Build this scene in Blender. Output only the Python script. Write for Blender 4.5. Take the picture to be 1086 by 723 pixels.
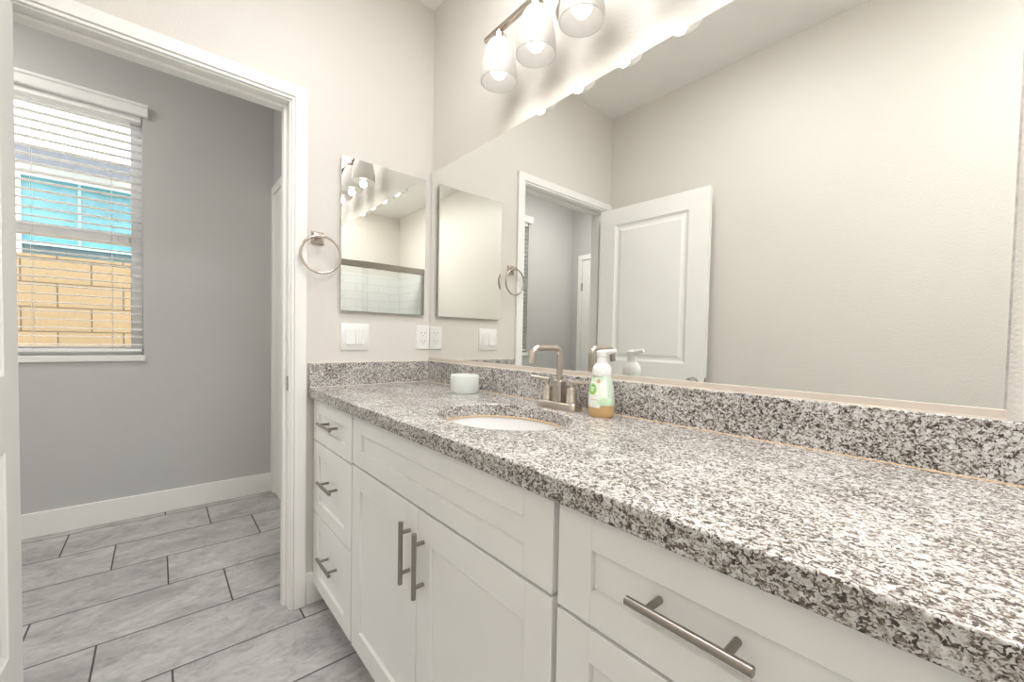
import bpy, bmesh, math, random
from mathutils import Vector, Matrix

random.seed(7)
scene = bpy.context.scene
C = scene.collection
for o in list(bpy.data.objects):
    bpy.data.objects.remove(o, do_unlink=True)

# ------------------------------------------------------------------ camera
IMG_W, IMG_H = 1086, 723
F_PX, PPY, ROLL, YAW, PITCH = 435.8, 373.37, 0.0199, 0.7123, -0.0301
cam_data = bpy.data.cameras.new('camera')
cam = bpy.data.objects.new('camera', cam_data)
C.objects.link(cam)
cam_data.sensor_width = 36.0
cam_data.sensor_fit = 'HORIZONTAL'
cam_data.lens = F_PX / IMG_W * 36.0
cam_data.shift_y = (PPY - IMG_H / 2) / IMG_W
cam_data.clip_start = 0.02
fw = Vector((-math.cos(YAW), math.sin(YAW), 0))
rt = Vector((math.sin(YAW), math.cos(YAW), 0))
up = Vector((0, 0, 1))
fw2 = fw * math.cos(PITCH) + up * math.sin(PITCH)
up2 = up * math.cos(PITCH) - fw * math.sin(PITCH)
cr = rt * math.cos(ROLL) + up2 * math.sin(ROLL)
cu = up2 * math.cos(ROLL) - rt * math.sin(ROLL)
m3 = Matrix((cr, cu, -fw2)).transposed()
cam.matrix_world = Matrix.Translation((1.8305, -1.0353, 1.1228)) @ m3.to_4x4()
scene.camera = cam

# ------------------------------------------------------------------ light levels and exposure
SKY_STRENGTH = 5.2
SUN_STRENGTH = 1.0
BULB_EMIT = 1.4
SPOT_POWER = 1.0
CEIL_FILL_EMIT = 14.0  # this and the three below drive the added fill lights
TUB_SIDE_FILL_EMIT = 31.0
SHOWER_FILL_EMIT = 26.0
FAR_FILL_EMIT = 56.0
scene.view_settings.view_transform = 'Standard'
scene.view_settings.look = 'None'
scene.view_settings.gamma = 1.0
scene.view_settings.use_curve_mapping = False
scene.view_settings.exposure = 0.28
scene.cycles.max_bounces = 14
scene.cycles.diffuse_bounces = 8
scene.cycles.glossy_bounces = 8
scene.cycles.transmission_bounces = 8
scene.cycles.transparent_max_bounces = 16
scene.cycles.sample_clamp_indirect = 4.0
scene.cycles.use_denoising = True

world = bpy.data.worlds.new('sky')
scene.world = world
world.use_nodes = True
wn = world.node_tree
wn.nodes.clear()
w_out = wn.nodes.new('ShaderNodeOutputWorld')
w_bg = wn.nodes.new('ShaderNodeBackground')
w_bg.inputs['Color'].default_value = (0.92, 0.96, 1.0, 1)
w_bg.inputs['Strength'].default_value = SKY_STRENGTH
wn.links.new(w_bg.outputs[0], w_out.inputs[0])

sun_d = bpy.data.lights.new('sun', 'SUN')
sun_d.energy = SUN_STRENGTH
sun_d.angle = 0.02
sun_d.color = (1.0, 0.93, 0.8)
sun = bpy.data.objects.new('sun', sun_d)
C.objects.link(sun)
sun.rotation_euler = Vector((0.35, 0.45, -0.9)).to_track_quat('-Z', 'Y').to_euler()
sun.rotation_euler = Vector((-0.55, 0.35, -0.75)).to_track_quat('-Z', 'Y').to_euler()

# ------------------------------------------------------------------ materials
def nodes_of(name):
    m = bpy.data.materials.new(name)
    m.use_nodes = True
    nt = m.node_tree
    b = nt.nodes['Principled BSDF']
    return m, nt, b

def N(nt, kind, **kw):
    n = nt.nodes.new(kind)
    for k, v in kw.items():
        if k in n.inputs:
            n.inputs[k].default_value = v
        else:
            setattr(n, k, v)
    return n

def L(nt, a, b):
    nt.links.new(a, b)

def math_node(nt, op, a, b=None, c=None):
    n = nt.nodes.new('ShaderNodeMath')
    n.operation = op
    for i, v in enumerate((a, b, c)):
        if v is None:
            continue
        if isinstance(v, (int, float)):
            n.inputs[i].default_value = v
        else:
            nt.links.new(v, n.inputs[i])
    return n.outputs[0]

def ramp(nt, fac, stops, interp='LINEAR'):
    r = nt.nodes.new('ShaderNodeValToRGB')
    r.color_ramp.interpolation = interp
    el = r.color_ramp.elements
    while len(el) < len(stops):
        el.new(0.5)
    for e, (p, c) in zip(el, stops):
        e.position = p
        e.color = (*c, 1) if len(c) == 3 else c
    nt.links.new(fac, r.inputs[0])
    return r.outputs[0]

def mixc(nt, fac, a, b, mode='MIX'):
    n = nt.nodes.new('ShaderNodeMix')
    n.data_type = 'RGBA'
    n.blend_type = mode
    n.clamp_factor = True
    for sock, v in ((n.inputs[0], fac), (n.inputs[6], a), (n.inputs[7], b)):
        if isinstance(v, (int, float)):
            sock.default_value = v
        elif isinstance(v, tuple):
            sock.default_value = (*v, 1) if len(v) == 3 else v
        else:
            nt.links.new(v, sock)
    return n.outputs[2]

def world_pos(nt):
    return nt.nodes.new('ShaderNodeNewGeometry').outputs['Position']

def plain(name, col, rough=0.4, metal=0.0, spec=0.5, var=0.03, scale=8.0, bump=0.0, bscale=200.0, bdist=0.001, coat=0.0):
    """painted / metal / plastic surface with a faint mottling and an optional fine bump"""
    m, nt, b = nodes_of(name)
    p = world_pos(nt)
    nz = N(nt, 'ShaderNodeTexNoise', Scale=scale, Detail=3.0)
    L(nt, p, nz.inputs['Vector'])
    dark = tuple(max(0, c * (1 - var)) for c in col)
    lite = tuple(min(1, c * (1 + var)) for c in col)
    L(nt, ramp(nt, nz.outputs[0], [(0.3, dark), (0.7, lite)]), b.inputs['Base Color'])
    b.inputs['Roughness'].default_value = rough
    b.inputs['Metallic'].default_value = metal
    b.inputs['Specular IOR Level'].default_value = spec
    b.inputs['Coat Weight'].default_value = coat
    if bump:
        n2 = N(nt, 'ShaderNodeTexNoise', Scale=bscale, Detail=2.0, Roughness=0.5)
        L(nt, p, n2.inputs['Vector'])
        bp = N(nt, 'ShaderNodeBump', Strength=bump, Distance=bdist)
        L(nt, n2.outputs[0], bp.inputs['Height'])
        L(nt, bp.outputs[0], b.inputs['Normal'])
    return m

def brushed(name, col, rough=0.28, stretch=(1, 1, 1)):
    m, nt, b = nodes_of(name)
    p = world_pos(nt)
    mp = N(nt, 'ShaderNodeMapping')
    mp.inputs['Scale'].default_value = stretch
    L(nt, p, mp.inputs[0])
    nz = N(nt, 'ShaderNodeTexNoise', Scale=25.0, Detail=2.0)
    L(nt, mp.outputs[0], nz.inputs['Vector'])
    L(nt, ramp(nt, nz.outputs[0], [(0.25, tuple(c * 0.98 for c in col)), (0.75, tuple(min(1, c * 1.02) for c in col))]), b.inputs['Base Color'])
    b.inputs['Roughness'].default_value = rough
    b.inputs['Metallic'].default_value = 1.0
    return m

PAINT = plain('beige_wall_paint', (0.70, 0.67, 0.626), rough=0.40, spec=0.35, var=0.012, scale=3, bump=0.45, bscale=150, bdist=0.003)
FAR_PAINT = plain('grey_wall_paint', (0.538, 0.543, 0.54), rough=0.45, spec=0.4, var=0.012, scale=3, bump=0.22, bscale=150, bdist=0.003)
CEILING = plain('ceiling_paint', (0.90, 0.885, 0.86), rough=0.6, var=0.012, bump=0.25, bscale=90, bdist=0.003)
TRIM = plain('white_trim_paint', (0.87, 0.86, 0.835), rough=0.35, var=0.012)
CAB = plain('white_cabinet_lacquer', (0.87, 0.865, 0.85), rough=0.32, var=0.012)
CAB_IN = plain('cabinet_carcass', (0.60, 0.585, 0.55), rough=0.5, var=0.03)
DOORP = plain('white_door_paint', (0.87, 0.862, 0.835), rough=0.4, var=0.01)
PLASTIC = plain('white_plastic', (0.82, 0.815, 0.80), rough=0.28, var=0.01)
SLOT = plain('dark_slot', (0.03, 0.03, 0.03), rough=0.6)
PORC = plain('white_porcelain', (0.78, 0.775, 0.77), rough=0.07, var=0.01, coat=0.3)
VINYL = plain('white_vinyl', (0.90, 0.905, 0.91), rough=0.35, var=0.01)
SLATM = plain('white_blind_slat', (0.90, 0.90, 0.895), rough=0.4, var=0.015)
CORD = plain('white_cord', (0.7, 0.7, 0.69), rough=0.8)
NICKEL = brushed('brushed_nickel', (0.58, 0.52, 0.46), 0.25, (1, 1, 4))
PULL = brushed('brushed_steel_pull', (0.33, 0.30, 0.27), 0.30, (2, 2, 2))
CHROME = brushed('satin_chrome', (0.62, 0.62, 0.61), 0.22)
CAULK = plain('tan_caulk', (0.62, 0.45, 0.28), rough=0.6, var=0.1, scale=40)
CAULK_W = plain('cream_caulk', (0.78, 0.72, 0.63), rough=0.5, var=0.05, scale=40)
CHANNEL = plain('beige_mirror_channel', (0.62, 0.55, 0.48), rough=0.35, var=0.03)
WAX = plain('cream_wax', (0.80, 0.80, 0.73), rough=0.5, var=0.02)
TUBM = plain('white_tub_enamel', (0.82, 0.82, 0.81), rough=0.12, var=0.01)

def make_mirror():
    m, nt, b = nodes_of('mirror_glass')
    nz = N(nt, 'ShaderNodeTexNoise', Scale=2.0, Detail=2.0)
    L(nt, world_pos(nt), nz.inputs['Vector'])
    L(nt, ramp(nt, nz.outputs[0], [(0.3, (0.845, 0.85, 0.825)), (0.7, (0.865, 0.87, 0.845))]), b.inputs['Base Color'])
    b.inputs['Metallic'].default_value = 1.0
    b.inputs['Roughness'].default_value = 0.0
    return m
MIRROR = make_mirror()

def make_worn_edge():
    m, nt, b = nodes_of('desilvered_edge')
    nz = N(nt, 'ShaderNodeTexNoise', Scale=90.0, Detail=4.0)
    L(nt, world_pos(nt), nz.inputs['Vector'])
    L(nt, ramp(nt, nz.outputs[0], [(0.35, (0.40, 0.385, 0.36)), (0.65, (0.56, 0.54, 0.51))]), b.inputs['Base Color'])
    b.inputs['Metallic'].default_value = 0.4
    b.inputs['Roughness'].default_value = 0.4
    return m
WORN = make_worn_edge()

def make_granite():
    m, nt, b = nodes_of('speckled_granite')
    gm = N(nt, 'ShaderNodeMapping')
    gm.inputs['Scale'].default_value = (0.85, 1.0, 1.0)
    L(nt, world_pos(nt), gm.inputs[0])
    p = gm.outputs[0]
    warp = N(nt, 'ShaderNodeTexNoise', Scale=70.0, Detail=3.0, Roughness=0.6)
    L(nt, p, warp.inputs['Vector'])
    vm = nt.nodes.new('ShaderNodeVectorMath'); vm.operation = 'MULTIPLY_ADD'
    L(nt, warp.outputs['Color'], vm.inputs[0])
    vm.inputs[1].default_value = (0.016, 0.016, 0.016)
    L(nt, p, vm.inputs[2])
    q = vm.outputs[0]
    def vor(scale):
        v = N(nt, 'ShaderNodeTexVoronoi', Scale=scale)
        L(nt, q, v.inputs['Vector'])
        s = nt.nodes.new('ShaderNodeSeparateColor')
        L(nt, v.outputs['Color'], s.inputs[0])
        return s.outputs
    v1 = vor(240.0)
    v2 = vor(480.0)
    big = N(nt, 'ShaderNodeTexNoise', Scale=9.0, Detail=4.0)
    L(nt, p, big.inputs['Vector'])
    mid = N(nt, 'ShaderNodeTexNoise', Scale=140.0, Detail=3.0, Roughness=0.65)
    L(nt, q, mid.inputs['Vector'])
    shift = math_node(nt, 'MULTIPLY_ADD', big.outputs[0], 0.8, -0.40)
    sh2 = math_node(nt, 'MULTIPLY_ADD', mid.outputs[0], 1.3, -0.65)
    a = math_node(nt, 'ADD', math_node(nt, 'ADD', math_node(nt, 'MULTIPLY', v1[0], 0.75), -0.01), math_node(nt, 'ADD', shift, sh2))
    base = ramp(nt, a, [(0.0, (0.045, 0.036, 0.031)), (0.20, (0.085, 0.066, 0.053)), (0.30, (0.19, 0.15, 0.12)), (0.40, (0.36, 0.32, 0.285)),
                        (0.50, (0.50, 0.48, 0.455)), (0.62, (0.62, 0.61, 0.595)), (0.76, (0.72, 0.715, 0.705))])
    fine = ramp(nt, v2[1], [(0.0, (0.06, 0.05, 0.044)), (0.22, (0.20, 0.17, 0.145)), (0.36, (0.46, 0.43, 0.40)), (0.6, (0.60, 0.585, 0.565))])
    f2 = ramp(nt, v2[2], [(0.55, (0, 0, 0)), (0.62, (1, 1, 1))])
    col = mixc(nt, f2, base, fine)
    # the odd bluish-grey crystal
    cz = N(nt, 'ShaderNodeTexNoise', Scale=11.0, Detail=2.0)
    L(nt, p, cz.inputs['Vector'])
    cf = ramp(nt, cz.outputs[0], [(0.70, (0, 0, 0)), (0.78, (0.5, 0.5, 0.5))])
    col = mixc(nt, cf, col, (0.36, 0.40, 0.43))
    L(nt, col, b.inputs['Base Color'])
    b.inputs['Roughness'].default_value = 0.27
    b.inputs['Specular IOR Level'].default_value = 0.5
    return m
GRANITE = make_granite()

def make_tile_floor():
    m, nt, b = nodes_of('grey_floor_tile')
    p = world_pos(nt)
    s = nt.nodes.new('ShaderNodeSeparateXYZ')
    L(nt, p, s.inputs[0])
    xr = math_node(nt, 'DIVIDE', math_node(nt, 'SUBTRACT', s.outputs[0], 0.090), 0.3075)
    row = math_node(nt, 'FLOOR', xr)
    fx = math_node(nt, 'SUBTRACT', xr, row)
    off = math_node(nt, 'MULTIPLY_ADD', row, 0.2033, -1.206 + 0.2033 * 4)
    yr = math_node(nt, 'DIVIDE', math_node(nt, 'SUBTRACT', s.outputs[1], off), 0.6096)
    colid = math_node(nt, 'FLOOR', yr)
    fy = math_node(nt, 'SUBTRACT', yr, colid)
    ex = math_node(nt, 'MULTIPLY', math_node(nt, 'MINIMUM', fx, math_node(nt, 'SUBTRACT', 1.0, fx)), 0.3075)
    ey = math_node(nt, 'MULTIPLY', math_node(nt, 'MINIMUM', fy, math_node(nt, 'SUBTRACT', 1.0, fy)), 0.6096)
    e = math_node(nt, 'MINIMUM', ex, ey)
    grout = math_node(nt, 'LESS_THAN', e, 0.0029)
    idv = nt.nodes.new('ShaderNodeCombineXYZ')
    L(nt, row, idv.inputs[0]); L(nt, colid, idv.inputs[1])
    wn_ = nt.nodes.new('ShaderNodeTexWhiteNoise'); wn_.noise_dimensions = '3D'
    L(nt, idv.outputs[0], wn_.inputs['Vector'])
    vm = nt.nodes.new('ShaderNodeVectorMath'); vm.operation = 'MULTIPLY_ADD'
    L(nt, wn_.outputs['Color'], vm.inputs[0]); vm.inputs[1].default_value = (9, 9, 9); L(nt, p, vm.inputs[2])
    mp = N(nt, 'ShaderNodeMapping'); mp.inputs['Scale'].default_value = (1.0, 0.55, 1.0); mp.inputs['Rotation'].default_value = (0, 0, 0.5)
    L(nt, vm.outputs[0], mp.inputs[0])
    n1 = N(nt, 'ShaderNodeTexNoise', Scale=7.0, Detail=9.0, Roughness=0.66, Distortion=0.7)
    L(nt, mp.outputs[0], n1.inputs['Vector'])
    n2 = N(nt, 'ShaderNodeTexNoise', Scale=26.0, Detail=8.0, Roughness=0.7, Distortion=1.2)
    L(nt, mp.outputs[0], n2.inputs['Vector'])
    c1 = ramp(nt, n1.outputs[0], [(0.30, (0.30, 0.295, 0.29)), (0.5, (0.45, 0.446, 0.44)), (0.70, (0.58, 0.58, 0.575))])
    c2 = ramp(nt, n2.outputs[0], [(0.34, (0.55, 0.545, 0.54)), (0.52, (1, 1, 1)), (0.75, (1.1, 1.1, 1.1))])
    tile = mixc(nt, 0.6, c1, c2, 'MULTIPLY')
    tint = math_node(nt, 'MULTIPLY_ADD', wn_.outputs['Value'], 0.16, 0.95)
    tc = nt.nodes.new('ShaderNodeCombineColor')
    for i in range(3): L(nt, tint, tc.inputs[i])
    tile = mixc(nt, 1.0, tile, tc.outputs[0], 'MULTIPLY')
    col = mixc(nt, grout, tile, (0.075, 0.07, 0.066))
    L(nt, col, b.inputs['Base Color'])
    L(nt, math_node(nt, 'MULTIPLY_ADD', grout, 0.4, 0.42), b.inputs['Roughness'])
    h = ramp(nt, e, [(0.0015, (0, 0, 0)), (0.004, (1, 1, 1))])
    bp = N(nt, 'ShaderNodeBump', Strength=0.5, Distance=0.002)
    L(nt, h, bp.inputs['Height'])
    L(nt, bp.outputs[0], b.inputs['Normal'])
    return m
TILE = make_tile_floor()

def make_glass(name, col=(0.97, 0.99, 0.985), rough=0.02, refl=1.0):
    """thin pane: mostly straight-through, Fresnel reflection on top"""
    m, nt, b = nodes_of(name)
    nt.nodes.remove(b)
    out = nt.nodes['Material Output']
    tr = nt.nodes.new('ShaderNodeBsdfTransparent')
    nz = N(nt, 'ShaderNodeTexNoise', Scale=3.0)
    L(nt, world_pos(nt), nz.inputs['Vector'])
    L(nt, ramp(nt, nz.outputs[0], [(0.2, tuple(c * 0.985 for c in col)), (0.8, col)]), tr.inputs[0])
    gl = nt.nodes.new('ShaderNodeBsdfGlossy'); gl.inputs['Roughness'].default_value = rough
    fr = nt.nodes.new('ShaderNodeFresnel'); fr.inputs[0].default_value = 1.45
    mx = nt.nodes.new('ShaderNodeMixShader')
    L(nt, math_node(nt, 'MULTIPLY', fr.outputs[0], refl), mx.inputs[0])
    L(nt, tr.outputs[0], mx.inputs[1]); L(nt, gl.outputs[0], mx.inputs[2])
    L(nt, mx.outputs[0], out.inputs[0])
    return m
GLASS = make_glass('window_glass')
SHOWER_GLASS = make_glass('shower_glass', (0.985, 0.992, 0.99), 0.05)

def make_frosted(name, col, trans=0.5, rough=0.35, stripes=False):
    m, nt, b = nodes_of(name)
    out = nt.nodes['Material Output']
    tl = nt.nodes.new('ShaderNodeBsdfTranslucent')
    p = world_pos(nt)
    nz = N(nt, 'ShaderNodeTexNoise', Scale=30.0)
    L(nt, p, nz.inputs['Vector'])
    c = ramp(nt, nz.outputs[0], [(0.3, tuple(x * 0.97 for x in col)), (0.7, col)])
    L(nt, c, b.inputs['Base Color']); L(nt, c, tl.inputs[0])
    b.inputs['Roughness'].default_value = rough
    mx = nt.nodes.new('ShaderNodeMixShader'); mx.inputs[0].default_value = trans
    L(nt, b.outputs[0], mx.inputs[1]); L(nt, tl.outputs[0], mx.inputs[2])
    L(nt, mx.outputs[0], out.inputs[0])
    return m
SHADE = make_frosted('frosted_shade_glass', (0.84, 0.825, 0.80), 0.42)
CANDLE_GLASS = make_frosted('pale_aqua_frosted_glass', (0.89, 0.915, 0.90), 0.45, 0.25)
BOTTLE_PLASTIC = make_frosted('pale_green_bottle_plastic', (0.76, 0.86, 0.74), 0.3, 0.15)
SOAP = make_frosted('amber_soap', (0.86, 0.60, 0.30), 0.4, 0.1)
LABEL_W = plain('white_label', (0.84, 0.87, 0.80), rough=0.35, var=0.03, scale=60)
LABEL_G = plain('green_label_mark', (0.30, 0.60, 0.12), rough=0.4, var=0.05, scale=60)
LABEL_LG = plain('light_green_leaf', (0.62, 0.82, 0.58), rough=0.4, var=0.08, scale=60)
LABEL_T = plain('tan_label_mark', (0.66, 0.42, 0.22), rough=0.4, var=0.05, scale=60)

def emitter(name, col, strength):
    m, nt, b = nodes_of(name)
    nz = N(nt, 'ShaderNodeTexNoise', Scale=5.0)
    L(nt, world_pos(nt), nz.inputs['Vector'])
    L(nt, ramp(nt, nz.outputs[0], [(0.0, tuple(c * 0.98 for c in col)), (1.0, col)]), b.inputs['Emission Color'])
    b.inputs['Base Color'].default_value = (0.8, 0.8, 0.8, 1)
    b.inputs['Emission Strength'].default_value = strength
    return m
BULB = emitter('glowing_bulb', (1.0, 0.97, 0.93), BULB_EMIT)
CEIL_FILL_GLOW = emitter('added_doorway_fill', (0.985, 0.985, 0.985), CEIL_FILL_EMIT)  # this and the next three glow on the added overhead fills
TUB_SIDE_FILL_GLOW = emitter('added_tub_side_fill', (0.985, 0.985, 0.985), TUB_SIDE_FILL_EMIT)
SHOWER_FILL_GLOW = emitter('added_shower_fill', (1.0, 0.96, 0.90), SHOWER_FILL_EMIT)
FAR_FILL_GLOW = emitter('added_far_room_fill', (1.0, 0.975, 0.935), FAR_FILL_EMIT)

def make_block():
    m, nt, b = nodes_of('tan_concrete_block')
    p = world_pos(nt)
    s = nt.nodes.new('ShaderNodeSeparateXYZ'); L(nt, p, s.inputs[0])
    cb = nt.nodes.new('ShaderNodeCombineXYZ')
    L(nt, math_node(nt, 'ADD', s.outputs[1], 1.485 + 8.4 + 0.21), cb.inputs[0])
    L(nt, math_node(nt, 'ADD', s.outputs[2], 0.565), cb.inputs[1])
    br = nt.nodes.new('ShaderNodeTexBrick')
    br.offset = 0.5
    L(nt, cb.outputs[0], br.inputs['Vector'])
    br.inputs['Scale'].default_value = 1.0
    br.inputs['Brick Width'].default_value = 0.42
    br.inputs['Row Height'].default_value = 0.21
    br.inputs['Mortar Size'].default_value = 0.005
    br.inputs['Color1'].default_value = (0.31, 0.215, 0.115, 1)
    br.inputs['Color2'].default_value = (0.285, 0.20, 0.107, 1)
    br.inputs['Mortar'].default_value = (0.08, 0.055, 0.035, 1)
    nz = N(nt, 'ShaderNodeTexNoise', Scale=60.0, Detail=5.0, Roughness=0.7)
    L(nt, p, nz.inputs['Vector'])
    cj = math_node(nt, 'LESS_THAN', math_node(nt, 'ABSOLUTE', math_node(nt, 'ADD', s.outputs[1], 1.215)), 0.008)
    bcol = mixc(nt, cj, br.outputs[0], (0.07, 0.05, 0.035))
    L(nt, mixc(nt, 0.6, bcol, ramp(nt, nz.outputs[0], [(0.3, (0.7, 0.7, 0.72)), (0.7, (1.15, 1.12, 1.1))]), 'MULTIPLY'), b.inputs['Base Color'])
    b.inputs['Roughness'].default_value = 0.9
    return m
BLOCK = make_block()
STUCCO = plain('white_stucco', (0.80, 0.80, 0.79), rough=0.9, var=0.03, scale=20, bump=0.3, bscale=60)
ROOF = plain('grey_roof', (0.10, 0.103, 0.115), rough=0.8, var=0.12, scale=15)
TEAL = plain('teal_sunscreened_glass', (0.085, 0.27, 0.31), rough=0.12, var=0.25, scale=3)
TEAL_D = plain('dark_teal_glass', (0.06, 0.10, 0.11), rough=0.15, var=0.2, scale=3)
TEAL_BAR = plain('aqua_window_bar', (0.30, 0.52, 0.55), rough=0.4)
GRAVEL = plain('tan_gravel', (0.5, 0.42, 0.33), rough=0.95, var=0.2, scale=60, bump=0.4, bscale=80, bdist=0.01)

def make_shower_tile():
    m, nt, b = nodes_of('white_shower_tile')
    p = world_pos(nt)
    s = nt.nodes.new('ShaderNodeSeparateXYZ'); L(nt, p, s.inputs[0])
    cb = nt.nodes.new('ShaderNodeCombineXYZ')
    L(nt, math_node(nt, 'ADD', math_node(nt, 'ADD', s.outputs[0], s.outputs[1]), 10.0), cb.inputs[0])
    L(nt, s.outputs[2], cb.inputs[1])
    br = nt.nodes.new('ShaderNodeTexBrick'); br.offset = 0.5
    L(nt, cb.outputs[0], br.inputs['Vector'])
    br.inputs['Scale'].default_value = 1.0
    br.inputs['Brick Width'].default_value = 0.3
    br.inputs['Row Height'].default_value = 0.1
    br.inputs['Mortar Size'].default_value = 0.003
    br.inputs['Color1'].default_value = (0.80, 0.81, 0.80, 1)
    br.inputs['Color2'].default_value = (0.78, 0.79, 0.785, 1)
    br.inputs['Mortar'].default_value = (0.62, 0.62, 0.61, 1)
    L(nt, br.outputs[0], b.inputs['Base Color'])
    b.inputs['Roughness'].default_value = 0.2
    return m
SHOWER_TILE = make_shower_tile()

# ------------------------------------------------------------------ mesh helpers
class MB:
    """collects shapes in world coordinates and links them as ONE mesh object"""
    def __init__(self):
        self.bm = bmesh.new()

    def box(self, x0, x1, y0, y1, z0, z1):
        v = [self.bm.verts.new((x, y, z)) for x in (x0, x1) for y in (y0, y1) for z in (z0, z1)]
        for f in ((0, 1, 3, 2), (4, 6, 7, 5), (0, 4, 5, 1), (2, 3, 7, 6), (0, 2, 6, 4), (1, 5, 7, 3)):
            self.bm.faces.new([v[i] for i in f])
        return self

    def rings(self, rings, close_u=True, cap0=True, cap1=True):
        """skin a list of point rings"""
        R = [[self.bm.verts.new(p) for p in r] for r in rings]
        n = len(R[0])
        for a, b in zip(R, R[1:]):
            for i in range(n if close_u else n - 1):
                j = (i + 1) % n
                self.bm.faces.new((a[i], a[j], b[j], b[i]))
        if cap0: self.bm.faces.new(R[0][::-1])
        if cap1: self.bm.faces.new(R[-1])
        return self

    def tube(self, pts, r, seg=14, caps=True, squash=1.0):
        pts = [Vector(p) for p in pts]
        rs = r if isinstance(r, (list, tuple)) else [r] * len(pts)
        t0 = (pts[1] - pts[0]).normalized()
        ref = Vector((0, 0, 1)) if abs(t0.z) < 0.9 else Vector((1, 0, 0))
        nrm = t0.cross(ref).normalized()
        rings = []
        for i, p in enumerate(pts):
            if i == 0: t = pts[1] - pts[0]
            elif i == len(pts) - 1: t = pts[-1] - pts[-2]
            else: t = (pts[i + 1] - pts[i]).normalized() + (pts[i] - pts[i - 1]).normalized()
            t.normalize()
            nrm = (nrm - t * nrm.dot(t)).normalized()
            bn = t.cross(nrm)
            rings.append([p + nrm * math.cos(2 * math.pi * k / seg) * rs[i] * squash + bn * math.sin(2 * math.pi * k / seg) * rs[i] for k in range(seg)])
        return self.rings(rings, True, caps, caps)

    def torus(self, c, axis_u, axis_v, R, r, seg=64, rs=12):
        c, u, v = Vector(c), Vector(axis_u).normalized(), Vector(axis_v).normalized()
        w = u.cross(v)
        rings = []
        for i in range(seg + 1):
            a = 2 * math.pi * i / seg
            d = u * math.cos(a) + v * math.sin(a)
            rings.append([c + d * (R + r * math.cos(2 * math.pi * k / rs)) + w * r * math.sin(2 * math.pi * k / rs) for k in range(rs)])
        self.rings(rings, True, False, False)
        bmesh.ops.remove_doubles(self.bm, verts=self.bm.verts, dist=1e-5)
        return self

    def lathe(self, prof, c, seg=40, sx=1.0, sy=1.0, axis='Z', caps=(True, True)):
        """prof: (radius, height) pairs"""
        rings = []
        for r, h in prof:
            ring = []
            for k in range(seg):
                a = 2 * math.pi * k / seg
                u, v = r * math.cos(a) * sx, r * math.sin(a) * sy
                if axis == 'Z': q = (c[0] + u, c[1] + v, c[2] + h)
                elif axis == 'Y': q = (c[0] + u, c[1] + h, c[2] + v)
                else: q = (c[0] + h, c[1] + u, c[2] + v)
                ring.append(q)
            rings.append(ring)
        return self.rings(rings, True, *caps)

    def prism(self, poly, lo, hi, axis='X'):
        """extrude a 2D polygon along an axis"""
        def pt(a, b, t):
            return {'X': (t, a, b), 'Y': (a, t, b), 'Z': (a, b, t)}[axis]
        return self.rings([[pt(a, b, lo) for a, b in poly], [pt(a, b, hi) for a, b in poly]])

    def build(self, name, mat, root=None, bevel=0.0, bseg=2, smooth=True, rot=None):
        bmesh.ops.recalc_face_normals(self.bm, faces=self.bm.faces)
        me = bpy.data.meshes.new(name)
        off = Vector((0, 0, 0))
        r = root
        while r is not None:
            off += r.location
            r = r.parent
        if off.length:
            bmesh.ops.translate(self.bm, verts=self.bm.verts, vec=-off)
        self.bm.to_mesh(me)
        self.bm.free()
        if smooth:
            for p in me.polygons: p.use_smooth = True
            me.set_sharp_from_angle(angle=math.radians(38))
        me.materials.append(mat)
        o = bpy.data.objects.new(name, me)
        C.objects.link(o)
        o.parent = root
        if bevel:
            bv = o.modifiers.new('bevel', 'BEVEL')
            bv.width = bevel; bv.segments = bseg; bv.limit_method = 'ANGLE'; bv.angle_limit = math.radians(50)
            bv.harden_normals = False
        return o

def thing(name, loc, label, cat, group=None):
    o = bpy.data.objects.new(name, None)
    o.empty_display_size = 0.05
    C.objects.link(o)
    o.location = loc
    o['label'] = label; o['category'] = cat
    if group: o['group'] = group
    return o

def struct(o, label, cat):
    o['kind'] = 'structure'; o['label'] = label; o['category'] = cat
    return o

# ------------------------------------------------------------------ room shell
H = 2.723
YL, XB = -1.472, 3.50            # left wall, back wall
DX, DYL, DYR = -1.52, -2.81, -0.405   # room beyond the doorway
WT = 0.11                        # partition thickness
J0, J1, JH = -1.408, -0.637, 2.044    # clear door opening (y, y, head height)

struct(MB().box(-1.66, XB + 0.1, -2.92, 0.1, -0.06, 0.0).build('floor', TILE, smooth=False), 'grey stone-look plank tile floor with dark grout joints', 'floor')
struct(MB().box(-1.66, XB + 0.1, -2.92, 0.1, H, H + 0.08).build('ceiling', CEILING, smooth=False), 'white textured ceiling', 'ceiling')
struct(MB().box(-WT, XB + 0.1, 0, 0.1, 0, H).build('wall_right', PAINT, smooth=False), 'beige orange-peel wall behind the vanity mirror', 'wall')
struct(MB().box(0.0, XB + 0.1, YL - 0.1, YL, 0, H).build('wall_left', PAINT, smooth=False), 'beige wall opposite the vanity, seen in the mirror', 'wall')
struct(MB().box(XB, XB + 0.1, YL, 0, 0, H).build('wall_back', PAINT, smooth=False), 'beige wall at the back of the shower', 'wall')
w = MB()
w.box(-WT, 0, J1 + 0.018, 0.0, 0, H)
w.box(-WT, 0, -2.92, J0 - 0.018, 0, H)
w.box(-WT, 0, J0 - 0.018, J1 + 0.018, JH + 0.018, H)
struct(w.build('wall_end', PAINT, smooth=False), 'beige wall with the doorway and the medicine cabinet', 'wall')
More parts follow.
